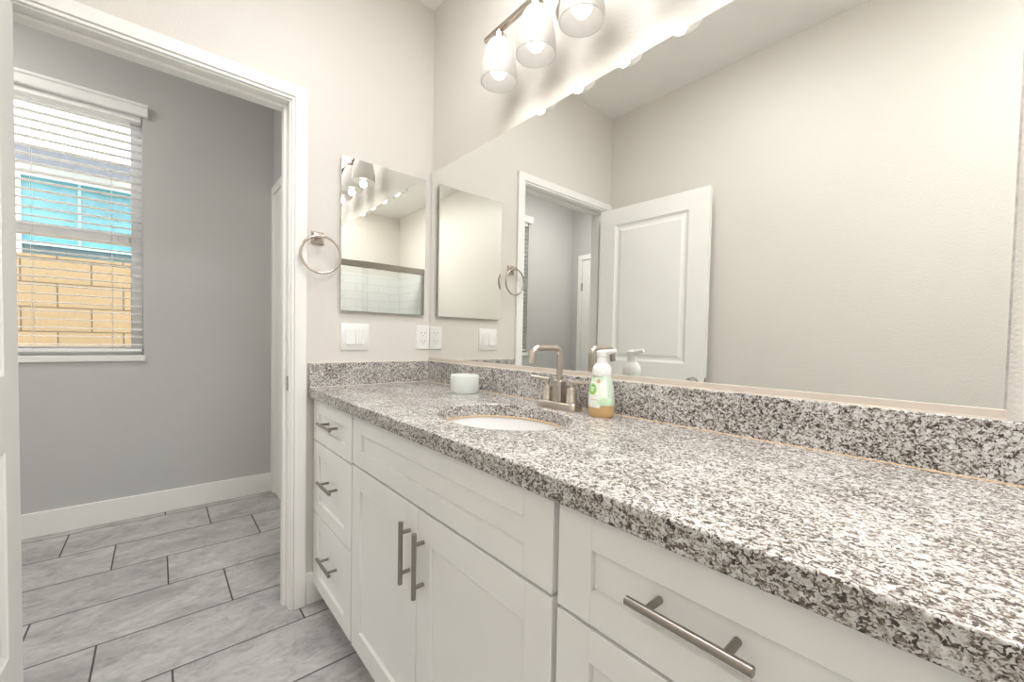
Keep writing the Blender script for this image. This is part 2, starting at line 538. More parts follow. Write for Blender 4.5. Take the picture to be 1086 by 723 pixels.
# far room
WY0, WY1, WZ0, WZ1 = -2.08, -1.098, 0.985, 2.43
w = MB()
w.box(DX - 0.14, DX, -2.92, WY0, 0, H)
w.box(DX - 0.14, DX, WY1, 0.1, 0, H)
w.box(DX - 0.14, DX, WY0, WY1, 0, WZ0 - 0.035)
w.box(DX - 0.14, DX, WY0, WY1, WZ1, H)
struct(w.build('wall_far_window', FAR_PAINT, smooth=False), 'grey-looking wall with the window in the room beyond the doorway', 'wall')
struct(MB().box(DX, -WT, DYR, DYR + 0.1, 0, H).build('wall_far_right', FAR_PAINT, smooth=False), 'right wall of the room beyond the doorway', 'wall')
struct(MB().box(DX, -WT, DYL - 0.1, DYL, 0, H).build('wall_far_left', FAR_PAINT, smooth=False), 'left wall of the room beyond the doorway', 'wall')

# door jamb with stop
j = MB()
j.box(-WT, 0, J1, J1 + 0.018, 0, JH)
j.box(-WT, 0, J0 - 0.018, J0, 0, JH)
j.box(-WT, 0, J0 - 0.018, J1 + 0.018, JH, JH + 0.018)
j.box(-0.076, -0.038, J1 - 0.012, J1, 0, JH)
j.box(-0.076, -0.038, J0, J0 + 0.012, 0, JH)
j.box(-0.076, -0.038, J0 + 0.012, J1 - 0.012, JH - 0.012, JH)
jamb = struct(j.build('trim_1', TRIM, bevel=0.0015), 'white door jamb lining the doorway', 'door jamb')
sp = MB().box(-0.032, -0.006, J1 - 0.0015, J1 + 0.001, 0.90, 0.958)
sp.build('strike_plate', PULL, jamb)

def casing_pieces(x_wall, sgn, y0, y1, zt, w=0.057, t=0.016):
    """flat casing with an eased inner bead around an opening in a wall x = const"""
    m = MB()
    xa, xb = sorted((x_wall, x_wall + sgn * t))
    xc, xd = sorted((x_wall, x_wall + sgn * t * 0.62))
    m.box(xa, xb, y1 + 0.012, y1 + w, 0, zt + w)
    m.box(xc, xd, y1, y1 + 0.012, 0, zt)
    m.box(xa, xb, y0 - w, y0 - 0.012, 0, zt + w)
    m.box(xc, xd, y0 - 0.012, y0, 0, zt)
    m.box(xa, xb, y0 - 0.012, y1 + 0.012, zt + 0.012, zt + w)
    m.box(xc, xd, y0 - 0.012, y1 + 0.012, zt, zt + 0.012)
    return m
struct(casing_pieces(0.0, 1, J0 - 0.006, J1 + 0.006, JH + 0.006).build('trim_2', TRIM, bevel=0.0025), 'white flat casing around the doorway on the bathroom side', 'door casing')
struct(casing_pieces(-WT, -1, J0 - 0.006, J1 + 0.006, JH + 0.006).build('trim_3', TRIM, bevel=0.0025), 'white casing on the far side of the doorway', 'door casing')
# casings of the doors in the far room's side walls, next to the window wall
m = MB()
m.box(DX + 0.001, DX + 0.058, DYR - 0.016, DYR, 0, 2.158)
m.box(DX + 0.058, DX + 0.070, DYR - 0.010, DYR, 0, 2.101)
m.box(DX + 0.058, -WT - 0.18, DYR - 0.016, DYR, 2.101, 2.158)
struct(m.build('trim_4', TRIM, bevel=0.002), 'white casing in the far corner right of the window wall', 'door casing')
struct(MB().box(DX + 0.070, -WT - 0.24, DYR - 0.006, DYR, 0.01, 2.101).build('door_2', DOORP), 'closed white door in the right wall of the far room', 'door')
m = MB()
m.box(DX + 0.11, DX + 0.167, DYL, DYL + 0.016, 0, 2.083)
m.box(DX + 0.11, DX + 1.0, DYL, DYL + 0.016, 2.083, 2.14)
m.box(DX + 0.943, DX + 1.0, DYL, DYL + 0.016, 0, 2.083)
struct(m.build('trim_5', TRIM, bevel=0.002), 'white casing in the left wall of the far room, seen in the mirror', 'door casing')
d3 = struct(MB().box(DX + 0.174, DX + 0.936, DYL, DYL + 0.008, 0.01, 2.075).build('door_3', DOORP), 'closed white door in the left wall of the far room, seen in the mirror', 'door')
for z in (0.25, 1.72):
    MB().box(DX + 0.165, DX + 0.178, DYL + 0.008, DYL + 0.020, z, z + 0.09).build('hinge', PULL, d3)

# baseboards
def baseboard(name, x0, x1, y0, y1, label):
    struct(MB().box(x0, x1, y0, y1, 0, 0.135).build(name, TRIM, bevel=0.003), label, 'baseboard')
baseboard('baseboard_far_window', DX, DX + 0.014, DYL + 0.016, DYR - 0.016, 'white baseboard under the window in the far room')
baseboard('baseboard_end', 0, 0.014, J1 + 0.064, -0.50, 'short white baseboard between the doorway and the vanity')
baseboard('baseboard_left', 0.78, 2.68, YL, YL + 0.014, 'white baseboard along the wall opposite the vanity')

# ------------------------------------------------------------------ window and blind in the far room
fr = MB()
FX0, FX1 = DX - 0.135, DX - 0.085
fr.box(FX0, FX1, WY1 - 0.055, WY1, WZ0, WZ1)
fr.box(FX0, FX1, WY0, WY0 + 0.055, WZ0, WZ1)
fr.box(FX0, FX1, WY0 + 0.055, WY1 - 0.055, WZ1 - 0.05, WZ1)
fr.box(FX0, FX1, WY0 + 0.055, WY1 - 0.055, WZ0, WZ0 + 0.05)
win = struct(fr.build('window_1', VINYL, bevel=0.002), 'white vinyl single-hung window in the far room', 'window')
MB().box(FX0 + 0.005, FX1 + 0.012, WY0 + 0.055, WY1 - 0.055, 1.648, 1.715).build('meeting_rail', VINYL, win, bevel=0.002)
MB().box(FX0 + 0.02, FX0 + 0.024, WY0 + 0.055, WY1 - 0.055, 1.715, WZ1 - 0.05).build('pane', GLASS, win)
MB().box(FX0 + 0.03, FX0 + 0.034, WY0 + 0.055, WY1 - 0.055, WZ0 + 0.05, 1.648).build('pane', GLASS, win)
MB().box(FX1 + 0.012, FX1 + 0.028, WY1 - 0.11, WY1 - 0.062, 1.66, 1.70).build('sash_lock', VINYL, win, bevel=0.003)
struct(MB().box(DX - 0.14, DX + 0.012, WY0 - 0.015, WY1 + 0.008, WZ0 - 0.035, WZ0).build('trim_6', TRIM, bevel=0.003), 'white window sill under the blind', 'window sill')

SX = DX - 0.035      # slat centre line
blind = thing('window_blind', (SX, (WY0 + WY1) / 2, WZ0 + 0.02), 'white two inch slat blind with crown valance hanging in the far window', 'window blind')
val = MB()
prof = [(DX + 0.001, 2.468), (DX + 0.046, 2.468), (DX + 0.046, 2.456), (DX + 0.036, 2.448), (DX + 0.032, 2.43), (DX + 0.032, 2.418), (DX + 0.026, 2.405), (DX + 0.001, 2.405)]
val.prism([(a, b) for a, b in prof], -2.118, -1.072, 'Y')
val.build('valance', SLATM, blind, bevel=0.0015)
MB().box(SX - 0.028, SX + 0.028, WY0 + 0.006, WY1 - 0.006, 2.375, 2.425).build('headrail', SLATM, blind)
NS = 29
for i in range(NS):
    z = 1.047 + i * 0.0462
    tilt = 0.0
    s = MB()
    n = 6
    top, bot = [], []
    for k in range(n + 1):
        u = -0.025 + 0.05 * k / n
        crown = 0.0022 * (1 - (u / 0.025) ** 2)
        zz = z + u * tilt + crown
        top.append((SX + u, zz + 0.0013)); bot.append((SX + u, zz - 0.0013))
    s.prism(top + bot[::-1], WY0 + 0.008, WY1 - 0.008, 'Y')
    s.build('slat', SLATM, blind)
MB().box(SX - 0.026, SX + 0.026, WY0 + 0.008, WY1 - 0.008, 1.006, 1.024).build('bottom_rail', SLATM, blind, bevel=0.003)
for y in (WY0 + 0.13, -1.60 + 0.055, -1.235):
    for dx in (-0.0265, 0.0265):
        MB().tube([(SX + dx, y, 1.012), (SX + dx, y, 2.39)], 0.0009, 6).build('ladder_cord', CORD, blind)

# ------------------------------------------------------------------ outside
struct(MB().box(-14, DX - 0.14, -9, 6, -0.12, -0.05).build('ground', GRAVEL, smooth=False), 'tan gravel side yard outside the window', 'ground')
bw = MB()
bw.box(-3.70, -3.50, -7.0, 4.0, -0.06, 1.775)
gw = bw.build('block_wall', BLOCK, smooth=False)
gw['label'] = 'tan concrete block garden wall outside the window'; gw['category'] = 'wall'
house = thing('house', (-6.5, -1.6, -0.06), 'white stucco neighbouring house with grey roof seen above the block wall', 'house')
MB().box(-9.0, -5.2, -6.5, 3.5, -0.06, 2.93).build('wall', STUCCO, house, smooth=False)
rf = MB()
rf.prism([(-4.78, 2.855), (-4.74, 2.855), (-4.74, 3.058), (-7.2, 3.66), (-9.4, 3.12), (-9.4, 2.93), (-4.78, 2.93)], -6.9, 3.9, 'Y')
rf.build('roof', ROOF, house, smooth=False)
MB().box(-5.20, -4.785, -6.8, 3.8, 2.895, 2.93).build('soffit', STUCCO, house, smooth=False)
hw = MB()
a0, a1, b0, b1 = -2.165, -1.27, 1.78, 2.835
hw.box(-5.24, -5.16, a0 - 0.07, a0, b0 - 0.07, b1 + 0.05)
hw.box(-5.24, -5.16, a1, a1 + 0.07, b0 - 0.07, b1 + 0.05)
hw.box(-5.24, -5.16, a0, a1, b1, b1 + 0.05)
hw.box(-5.24, -5.16, a0, a1, b0 - 0.07, b0)
hwin = hw.build('window', VINYL, house)
MB().box(-5.22, -5.19, a0, a1, b0 + 0.345, b1).build('pane', TEAL, hwin)
MB().box(-5.22, -5.19, a0, a1, b0, b0 + 0.30).build('pane', TEAL_D, hwin)
wb = MB()
wb.box(-5.19, -5.175, (a0 + a1) / 2 - 0.012, (a0 + a1) / 2 + 0.012, b0 + 0.34, b1)
wb.box(-5.19, -5.175, a0, a1, b0 + 0.70, b0 + 0.72)
wb.box(-5.19, -5.165, a0, a1, b0 + 0.30, b0 + 0.34)
wb.build('muntin', TEAL_BAR, hwin)

# ------------------------------------------------------------------ open bathroom door
HX, HY, FXe, FYe, DTOP, DT = 0.024, -1.336, 0.764, -1.366, 2.026, 0.035
ang = math.atan2(FYe - HY, FXe - HX)
DW = math.hypot(FXe - HX, FYe - HY)
def door_leaf(W, z0, z1, t, panels):
    """panelled leaf in local coordinates: x along width, faces at y = 0 and y = -t"""
    m = MB()
    xs = [0.0, panels[0][0], panels[0][1], W]
    zc = sorted({z0, z1} | {p for q in panels for p in q[2:4]})
    m.box(0, xs[1], -t, 0, z0, z1)
    m.box(xs[2], W, -t, 0, z0, z1)
    m.box(xs[1], xs[2], -t, 0, z0, panels[0][2])
    m.box(xs[1], xs[2], -t, 0, panels[-1][3], z1)
    for a, b in zip(panels, panels[1:]):
        m.box(xs[1], xs[2], -t, 0, a[3], b[2])
    for (x0, x1, p0, p1) in panels:
        for y_out, sg in ((0.0, -1), (-t, 1)):
            prev = []
            for ins, dep in ((0, 0.0), (0.004, 0.004), (0.016, 0.010), (0.030, 0.010), (0.046, 0.004)):
                y = y_out + sg * dep
                prev.append([(x0 + ins, y, p0 + ins), (x1 - ins, y, p0 + ins), (x1 - ins, y, p1 - ins), (x0 + ins, y, p1 - ins)])
            m.rings(prev, True, False, True)
    return m
leaf = door_leaf(DW, 0.012, DTOP, DT, [(0.118, DW - 0.118, 0.24, 0.80), (0.118, DW - 0.118, 1.0, 1.915)])
door = leaf.build('door_1', DOORP, smooth=False)
struct(door, 'open white two-panel bathroom door resting near the left wall', 'door')
KZ, KX = 0.895, DW - 0.062
for y0, sg in ((0.0, 1), (-DT, -1)):
    k = MB()
    k.lathe([(0.032, 0.0), (0.032, sg * 0.006), (0.014, sg * 0.010), (0.012, sg * 0.028), (0.024, sg * 0.034), (0.029, sg * 0.046), (0.026, sg * 0.058), (0.012, sg * 0.063)], (KX, y0, KZ), 28, axis='Y')
    k.build('door_knob', CHROME, door)
MB().box(DW - 0.001, DW + 0.0015, -0.030, -0.005, KZ - 0.028, KZ + 0.028).build('latch_plate', PULL, door)
for z in (0.22, 1.02, 1.76):
    hg = MB()
    hg.tube([(-0.004, -DT - 0.004, z), (-0.004, -DT - 0.004, z + 0.09)], 0.006, 10)
    hg.box(-0.002, 0.0, -DT, -0.004, z, z + 0.09)
    hg.build('hinge', CHROME, door)
door.location = (HX, HY, 0)
door.rotation_euler = (0, 0, ang)

# ------------------------------------------------------------------ vanity cabinets
ZC, ZB, YF, YD = 0.9105, 0.8703, -0.5664, -0.5454
def shaker(x0, x1, z0, z1, stile=0.066, rail=0.052, t=0.019, rec=0.009):
    m = MB()
    yb = YD + t
    m.box(x0, x0 + stile, YD, yb, z0, z1)
    m.box(x1 - stile, x1, YD, yb, z0, z1)
    m.box(x0 + stile, x1 - stile, YD, yb, z0, z0 + rail)
    m.box(x0 + stile, x1 - stile, YD, yb, z1 - rail, z1)
    m.box(x0 + stile, x1 - stile, YD + rec, yb - 0.002, z0 + rail, z1 - rail)
    return m
YP = -0.5715
def pull_h(part, xc, z, ln=0.153, sp=0.096, r=0.006):
    m = MB()
    m.tube([(xc - ln / 2, YP, z), (xc + ln / 2, YP, z)], r, 18)
    for dx in (-sp / 2, sp / 2):
        m.tube([(xc + dx, YP + 0.002, z), (xc + dx, YD + 0.0095, z)], 0.005, 14)
    m.build('pull_handle', PULL, part, bevel=0.0006)
def pull_v(part, x, zc, ln=0.160, sp=0.104, r=0.006):
    m = MB()
    m.tube([(x, YP, zc - ln / 2), (x, YP, zc + ln / 2)], r, 18)
    for dz in (-sp / 2, sp / 2):
        m.tube([(x, YP + 0.002, zc + dz), (x, YD + 0.001, zc + dz)], 0.005, 14)
    m.build('pull_handle', PULL, part, bevel=0.0006)
def carcass(root, x0, x1):
    m = MB()
    yb = YD + 0.0195
    m.box(x0, x1, yb, -0.002, 0.085, ZB - 0.0005)
    m.box(x0, x1, -0.47, -0.002, 0.0, 0.085)
    m.build('carcass', CAB_IN, root)
def drawer_bank(x0, x1, f0, f1, label):
    root = thing('drawer_cabinet', ((x0 + x1) / 2, -0.27, 0), label, 'cabinet')
    carcass(root, x0, x1)
    for z0, z1 in ((0.697, 0.862), (0.3985, 0.6905), (0.088, 0.3915)):
        d = shaker(f0, f1, z0, z1).build('drawer', CAB, root, bevel=0.0012)
        zh = {0.697: 0.785, 0.3985: 0.556, 0.088: 0.257}[z0]
        pull_h(d, (f0 + min(f1, f0 + 0.44)) / 2, zh)
    return root
drawer_bank(0.003, 0.4575, 0.012, 0.452, 'white three-drawer vanity cabinet beside the doorway')
drawer_bank(1.3825, 1.906, 1.388, 1.900, 'white drawer vanity cabinet nearest the camera, with one long pull in view')
sinkcab = thing('sink_cabinet', (0.92, -0.27, 0), 'white vanity sink cabinet with two doors under a blank panel', 'cabinet')
m = MB()
yb = YD + 0.0195
m.box(0.4585, 0.4765, yb, -0.002, 0.085, ZB - 0.0005)
m.box(1.3635, 1.3815, yb, -0.002, 0.085, ZB - 0.0005)
m.box(0.4765, 1.3635, yb, -0.002, 0.085, 0.103)
m.box(0.4765, 1.3635, -0.014, -0.002, 0.103, ZB - 0.0005)
m.box(0.4765, 1.3635, yb, yb + 0.019, 0.69, 0.71)
m.box(0.4765, 1.3635, yb, yb + 0.019, 0.85, ZB - 0.0005)
m.box(0.4585, 1.3815, -0.47, -0.002, 0.0, 0.085)
m.build('carcass', CAB_IN, sinkcab)
shaker(0.464, 1.376, 0.704, 0.862, stile=0.072).build('front_panel', CAB, sinkcab, bevel=0.0012)
d = shaker(0.464, 0.9135, 0.088, 0.697, stile=0.064, rail=0.072).build('cabinet_door', CAB, sinkcab, bevel=0.0012)
pull_v(d, 0.876, 0.577)
d = shaker(0.9165, 1.376, 0.088, 0.697, stile=0.064, rail=0.072).build('cabinet_door', CAB, sinkcab, bevel=0.0012)
pull_v(d, 0.948, 0.573)

# ------------------------------------------------------------------ granite worktop, splashes, sink
SCX, SCY, SA, SB = 0.942, -0.297, 0.211, 0.170
X0, X1, Y0, Y1 = 0.003, 1.918, YF, -0.002
def counter():
    m = MB()
    angs = [2 * math.pi * k / 96 for k in range(96)]
    for cxr, cyr in ((X0, Y0), (X1, Y0), (X1, Y1), (X0, Y1)):
        angs.append(math.atan2(cyr - SCY, cxr - SCX) % (2 * math.pi))
    angs = sorted(set(round(a, 6) for a in angs))
    def rect(a):
        dx, dy = math.cos(a), math.sin(a)
        ts = []
        if dx > 1e-9: ts.append((X1 - SCX) / dx)
        if dx < -1e-9: ts.append((X0 - SCX) / dx)
        if dy > 1e-9: ts.append((Y1 - SCY) / dy)
        if dy < -1e-9: ts.append((Y0 - SCY) / dy)
        t = min(ts)
        return SCX + dx * t, SCY + dy * t
    def ell(a, g=0.0):
        dx, dy = math.cos(a), math.sin(a)
        t = 1 / math.sqrt((dx / (SA + g)) ** 2 + (dy / (SB + g)) ** 2)
        return SCX + dx * t, SCY + dy * t
    R = [rect(a) for a in angs]
    E0 = [ell(a) for a in angs]
    E1 = [ell(a, 0.003) for a in angs]
    rings = [[(x, y, ZC) for x, y in R], [(x, y, ZC) for x, y in E1], [(x, y, ZC - 0.003) for x, y in E0],
             [(x, y, ZB) for x, y in E0], [(x, y, ZB) for x, y in R]]
    m.rings(rings + [rings[0]], True, False, False)
    bmesh.ops.remove_doubles(m.bm, verts=m.bm.verts, dist=1e-6)
    return m
top = counter().build('countertop', GRANITE, bevel=0.003)
top['label'] = 'speckled grey and white granite vanity worktop with oval sink cut-out'; top['category'] = 'countertop'
bs = MB().box(0.022, 1.918, -0.021, -0.001, ZC, 1.0096).build('backsplash', GRANITE, bevel=0.0015)
bs['label'] = 'long low granite backsplash under the big mirror'; bs['category'] = 'backsplash'
MB().tube([(0.025, -0.0215, ZC + 0.0005), (1.914, -0.0215, ZC + 0.0005)], 0.0016, 6).build('caulk_line', CAULK, bs)
ss = MB().box(0.001, 0.0212, YF + 0.002, -0.001, ZC, 1.0096).build('backsplash', GRANITE, bevel=0.0015)
ss['label'] = 'short granite side splash on the wall under the light switch'; ss['category'] = 'backsplash'
MB().tube([(0.0212, YF + 0.004, ZC + 0.0005), (0.0212, -0.022, ZC + 0.0005)], 0.0013, 6).build('caulk_line', CAULK_W, ss)
MB().box(0.001, 0.006, YF + 0.004, -0.001, 1.0096, 1.0125).build('caulk_line', CAULK_W, ss)

sink = thing('sink', (SCX, SCY, 0.72), 'white oval undermount porcelain sink set in the granite', 'sink')
pr = [(1.09, -0.0), (1.0, -0.0), (0.985, -0.012), (0.96, -0.045), (0.86, -0.095), (0.62, -0.133), (0.3, -0.146), (0.12, -0.148)]
outer = [(0.12, -0.160), (0.32, -0.158), (0.66, -0.145), (0.91, -0.105), (1.01, -0.045), (1.03, -0.012), (1.09, -0.010)]
m = MB()
rings = []
for r, h in pr + outer:
    rings.append([(SCX + SA * r * math.cos(2 * math.pi * k / 64), SCY + SB * r * math.sin(2 * math.pi * k / 64), ZB - 0.0005 + h) for k in range(64)])
m.rings(rings + [rings[0]], True, False, False)
m.build('basin', PORC, sink)
m = MB()
m.lathe([(0.033, -0.147), (0.033, -0.143), (0.024, -0.1425), (0.024, -0.146), (0.0185, -0.146), (0.0185, -0.139), (0.006, -0.137)], (SCX, SCY, ZB), 32)
m.build('drain', NICKEL, sink)
m = MB()
rr = []
for k in range(97):
    a = 2 * math.pi * k / 96
    rr.append((SCX + (SA - 0.002) * math.cos(a), SCY + (SB - 0.002) * math.sin(a), ZB))
m.tube(rr, 0.0028, 8, caps=False)
m.build('caulk_ring', CAULK, sink)

# ------------------------------------------------------------------ faucet
FXc, FYc = 0.958, -0.083
fa = thing('faucet', (FXc, FYc, ZC), 'brushed nickel two-handle faucet with square arched spout behind the sink', 'faucet')
def rrect(cx, cy, hx, hy, r, z, n=6):
    pts = []
    for (sx, sy, a0) in ((1, 1, 0), (-1, 1, 90), (-1, -1, 180), (1, -1, 270)):
        for k in range(n + 1):
            a = math.radians(a0 + 90 * k / n)
            pts.append((cx + sx * (hx - r) + r * math.cos(a), cy + sy * (hy - r) + r * math.sin(a), z))
    return pts
m = MB()
m.rings([rrect(FXc, FYc, 0.080, 0.0275, 0.018, ZC), rrect(FXc, FYc, 0.080, 0.0275, 0.018, ZC + 0.019), rrect(FXc, FYc, 0.077, 0.0245, 0.016, ZC + 0.024)])
m.build('base_plate', NICKEL, fa)
m = MB()
m.rings([rrect(FXc, FYc, 0.0175, 0.0175, 0.007, ZC + 0.018), rrect(FXc, FYc, 0.0165, 0.0165, 0.007, ZC + 0.087), rrect(FXc, FYc, 0.0125, 0.0125, 0.007, ZC + 0.091)])
m.build('spout_body', NICKEL, fa)
zt_ = 1.1005
pts = [(FXc, FYc, ZC + 0.085), (FXc, FYc, zt_ - 0.026)]
for k in range(1, 9):
    a = math.radians(90 * k / 8)
    pts.append((FXc, FYc - 0.026 * (1 - math.cos(a)), zt_ - 0.026 + 0.026 * math.sin(a)))
ye = FYc - 0.118
pts.append((FXc, ye + 0.024, zt_))
for k in range(1, 9):
    a = math.radians(82 * k / 8)
    pts.append((FXc, ye + 0.024 - 0.024 * math.sin(a), zt_ - 0.024 * (1 - math.cos(a))))
pts.append((FXc, ye - 0.005, zt_ - 0.046))
m = MB()
m.tube(pts, 0.0098, 20)
m.build('spout', NICKEL, fa)
for sg in (-1, 1):
    hx = FXc + sg * 0.051
    m = MB()
    m.lathe([(0.0180, 0.022), (0.0180, 0.030), (0.0158, 0.033), (0.0158, 0.063), (0.0140, 0.068), (0.0075, 0.071), (0.0065, 0.082), (0.0065, 0.087)], (hx, FYc, ZC), 28)
    h = m.build('handle', NICKEL, fa)
    m = MB()
    m.tube([(hx - sg * 0.010, FYc, ZC + 0.088), (hx + sg * 0.076, FYc, ZC + 0.092)], [0.0062, 0.0056], 14)
    m.build('lever', NICKEL, h, bevel=0.001)

# ------------------------------------------------------------------ soap bottle
BX, BY = 1.117, -0.081
bo = thing('soap_bottle', (BX, BY, ZC), 'clear green-labelled foaming hand soap bottle with white pump and amber soap', 'soap bottle')
def bottle_ring(w, dp, z, n=40):
    return [(BX + w * math.cos(2 * math.pi * k / n), BY + dp * math.sin(2 * math.pi * k / n), ZC + z) for k in range(n)]
BPROF = [(0.0, 0.0335, 0.0265), (0.003, 0.0365, 0.029), (0.012, 0.0385, 0.030), (0.030, 0.0400, 0.031), (0.048, 0.0405, 0.031), (0.066, 0.0392, 0.030), (0.084, 0.0362, 0.0285), (0.098, 0.0325, 0.027), (0.110, 0.0285, 0.0255), (0.118, 0.0255, 0.024), (0.121, 0.022, 0.022)]
def bprof(z):
    for (za, wa, da), (zb, wb_, db) in zip(BPROF, BPROF[1:]):
        if za <= z <= zb:
            t = (z - za) / (zb - za)
            return wa + (wb_ - wa) * t, da + (db - da) * t
    return BPROF[-1][1:]
SL = 0.034
m = MB()
m.rings([bottle_ring(*bprof(z), z) for z in (0.0, 0.003, 0.012, 0.022, 0.030, SL)])
m.build('soap', SOAP, bo)
m = MB()
m.rings([bottle_ring(*bprof(z), z) for z in (SL + 0.0003, 0.048, 0.057, 0.066, 0.075, 0.084, 0.091, 0.098, 0.104, 0.110, 0.118, 0.121)])
m.build('bottle_body', BOTTLE_PLASTIC, bo)
CAMA = math.atan2(-1.0353 - BY, 1.8305 - BX)
def decal(name, mat, fn, lift, a0, a1, z0, z1, na=14, nz=12):
    """a patch of the bottle's own surface, lifted a fraction of a millimetre"""
    m = MB()
    grid = []
    for i in range(nz + 1):
        z = z0 + (z1 - z0) * i / nz
        row = []
        for k in range(na + 1):
            a = a0 + (a1 - a0) * k / na
            w_, d_ = bprof(z)
            row.append(m.bm.verts.new((BX + (w_ + lift) * math.cos(a), BY + (d_ + lift) * math.sin(a), ZC + z)))
        grid.append(row)
    for i in range(nz):
        for k in range(na):
            u, v = (k + 0.5) / na * 2 - 1, (i + 0.5) / nz * 2 - 1
            if fn(u, v):
                m.bm.faces.new((grid[i][k], grid[i][k + 1], grid[i + 1][k + 1], grid[i + 1][k]))
    bmesh.ops.delete(m.bm, geom=[v for v in m.bm.verts if not v.link_faces], context='VERTS')
    return m.build(name, mat, bo)
A = -math.pi / 2 + 0.25
decal('label', LABEL_W, lambda u, v: not (v < -0.55 and u > 0.25), 0.0004, A - 0.85, A + 0.75, 0.028, 0.108, 20, 20)
decal('logo_mark', LABEL_G, lambda u, v: u * u + v * v < 1.0, 0.0009, A - 0.84, A - 0.12, 0.063, 0.094, 18, 18)
decal('logo_lettering', LABEL_W, lambda u, v: abs(abs(v) - 0.5) < 0.28 and abs(u) < (0.95 if v > 0 else 0.7), 0.0013, A - 0.68, A - 0.28, 0.072, 0.086, 10, 12)
decal('leaf_print', LABEL_LG, lambda u, v: v < 0.9 - 0.9 * (u - 0.2) ** 2 - 0.2 * math.sin(5 * u), 0.0007, A - 0.1, A + 1.25, 0.038, 0.058, 20, 8)
decal('leaf_print', LABEL_LG, lambda u, v: abs(v - u * u + 0.35) < 0.28, 0.0007, A - 0.9, A + 0.8, 0.096, 0.117, 20, 12)
decal('label_print', LABEL_T, lambda u, v: abs(u) + abs(v) < 1.5, 0.001, A - 0.08, A + 0.22, 0.097, 0.107, 8, 6)
decal('label_print', LABEL_T, lambda u, v: abs(v) < 0.6, 0.0009, A - 0.6, A + 0.05, 0.048, 0.0515, 8, 4)
m = MB()
m.lathe([(0.0262, 0.116), (0.0268, 0.120), (0.0268, 0.128), (0.0255, 0.139), (0.0205, 0.147), (0.0150, 0.1515), (0.0142, 0.172)], (BX, BY, ZC), 36)
m.build('pump_collar', PLASTIC, bo)
m = MB()
na = math.radians(8)
m.lathe([(0.0155, 0.170), (0.0165, 0.176), (0.0165, 0.184), (0.013, 0.187)], (BX, BY, ZC), 28)
dxn, dyn = math.cos(na), math.sin(na)
m.tube([(BX - 0.005 * dxn, BY - 0.005 * dyn, ZC + 0.180), (BX + 0.02 * dxn, BY + 0.02 * dyn, ZC + 0.1835), (BX + 0.043 * dxn, BY + 0.043 * dyn, ZC + 0.188)], [0.0095, 0.0075, 0.0052], 14)
m.build('pump_head', PLASTIC, bo, bevel=0.001)

# ------------------------------------------------------------------ candle
CX, CY = 0.483, -0.116
ca = thing('candle', (CX, CY, ZC), 'candle in a wide pale aqua frosted glass on the granite corner', 'candle')
RC, HC = 0.0555, 0.071
def rib_ring(r, z, amp, n=120):
    return [(CX + (r + amp * math.cos(2 * math.pi * k / n * 30)) * math.cos(2 * math.pi * k / n), CY + (r + amp * math.cos(2 * math.pi * k / n * 30)) * math.sin(2 * math.pi * k / n), ZC + z) for k in range(n)]
m = MB()
rg = [rib_ring(RC - 0.004, 0.0, 0.0), rib_ring(RC - 0.001, 0.003, 0.0), rib_ring(RC, 0.008, 0.0007), rib_ring(RC, 0.030, 0.0007), rib_ring(RC, 0.040, 0.0), rib_ring(RC, HC - 0.002, 0.0),
      rib_ring(RC - 0.0018, HC, 0.0), rib_ring(RC - 0.0035, HC - 0.002, 0.0), rib_ring(RC - 0.0035, 0.006, 0.0)]
m.rings(rg)
m.build('glass_jar', CANDLE_GLASS, ca)
m = MB()
m.lathe([(RC - 0.0042, 0.0065), (RC - 0.0042, 0.044), (RC - 0.008, 0.0455), (0.006, 0.045)], (CX, CY, ZC), 40)
m.build('wax', WAX, ca)
MB().tube([(CX, CY, ZC + 0.045), (CX + 0.001, CY, ZC + 0.054)], 0.0009, 6).build('wick', SLOT, ca)

# ------------------------------------------------------------------ big mirror
mi = thing('wall_mirror', (0.93, 0, 1.012), 'large frameless mirror above the granite backsplash', 'mirror')
MB().box(0.005, 1.850, -0.006, -0.0005, 1.0262, 1.9304).build('mirror_glass', MIRROR, mi, smooth=False)
MB().box(1.850, 1.853, -0.006, -0.0005, 1.0262, 1.9304).build('worn_edge', WORN, mi, smooth=False)
MB().box(0.005, 1.853, -0.0085, -0.0005, 1.0125, 1.0266).build('bottom_channel', CHANNEL, mi, bevel=0.001)
MB().box(0.005, 1.853, -0.0105, -0.0005, 1.0096, 1.0125).build('caulk_line', CAULK_W, mi)

# ------------------------------------------------------------------ medicine cabinet
mc = thing('medicine_cabinet', (0, -0.245, 1.23), 'small frameless mirrored medicine cabinet above the light switch', 'medicine cabinet')
MB().box(0.0005, 0.012, -0.430, -0.052, 1.245, 1.875).build('cabinet_frame', CAB_IN, mc)
MB().box(0.012, 0.0215, -0.4425, -0.0450, 1.2345, 1.8885).build('mirror_door', MIRROR, mc, smooth=False)
for z in (1.33, 1.56, 1.79):
    MB().box(0.002, 0.0115, -0.052, -0.047, z - 0.02, z + 0.02).build('hinge', CHROME, mc)

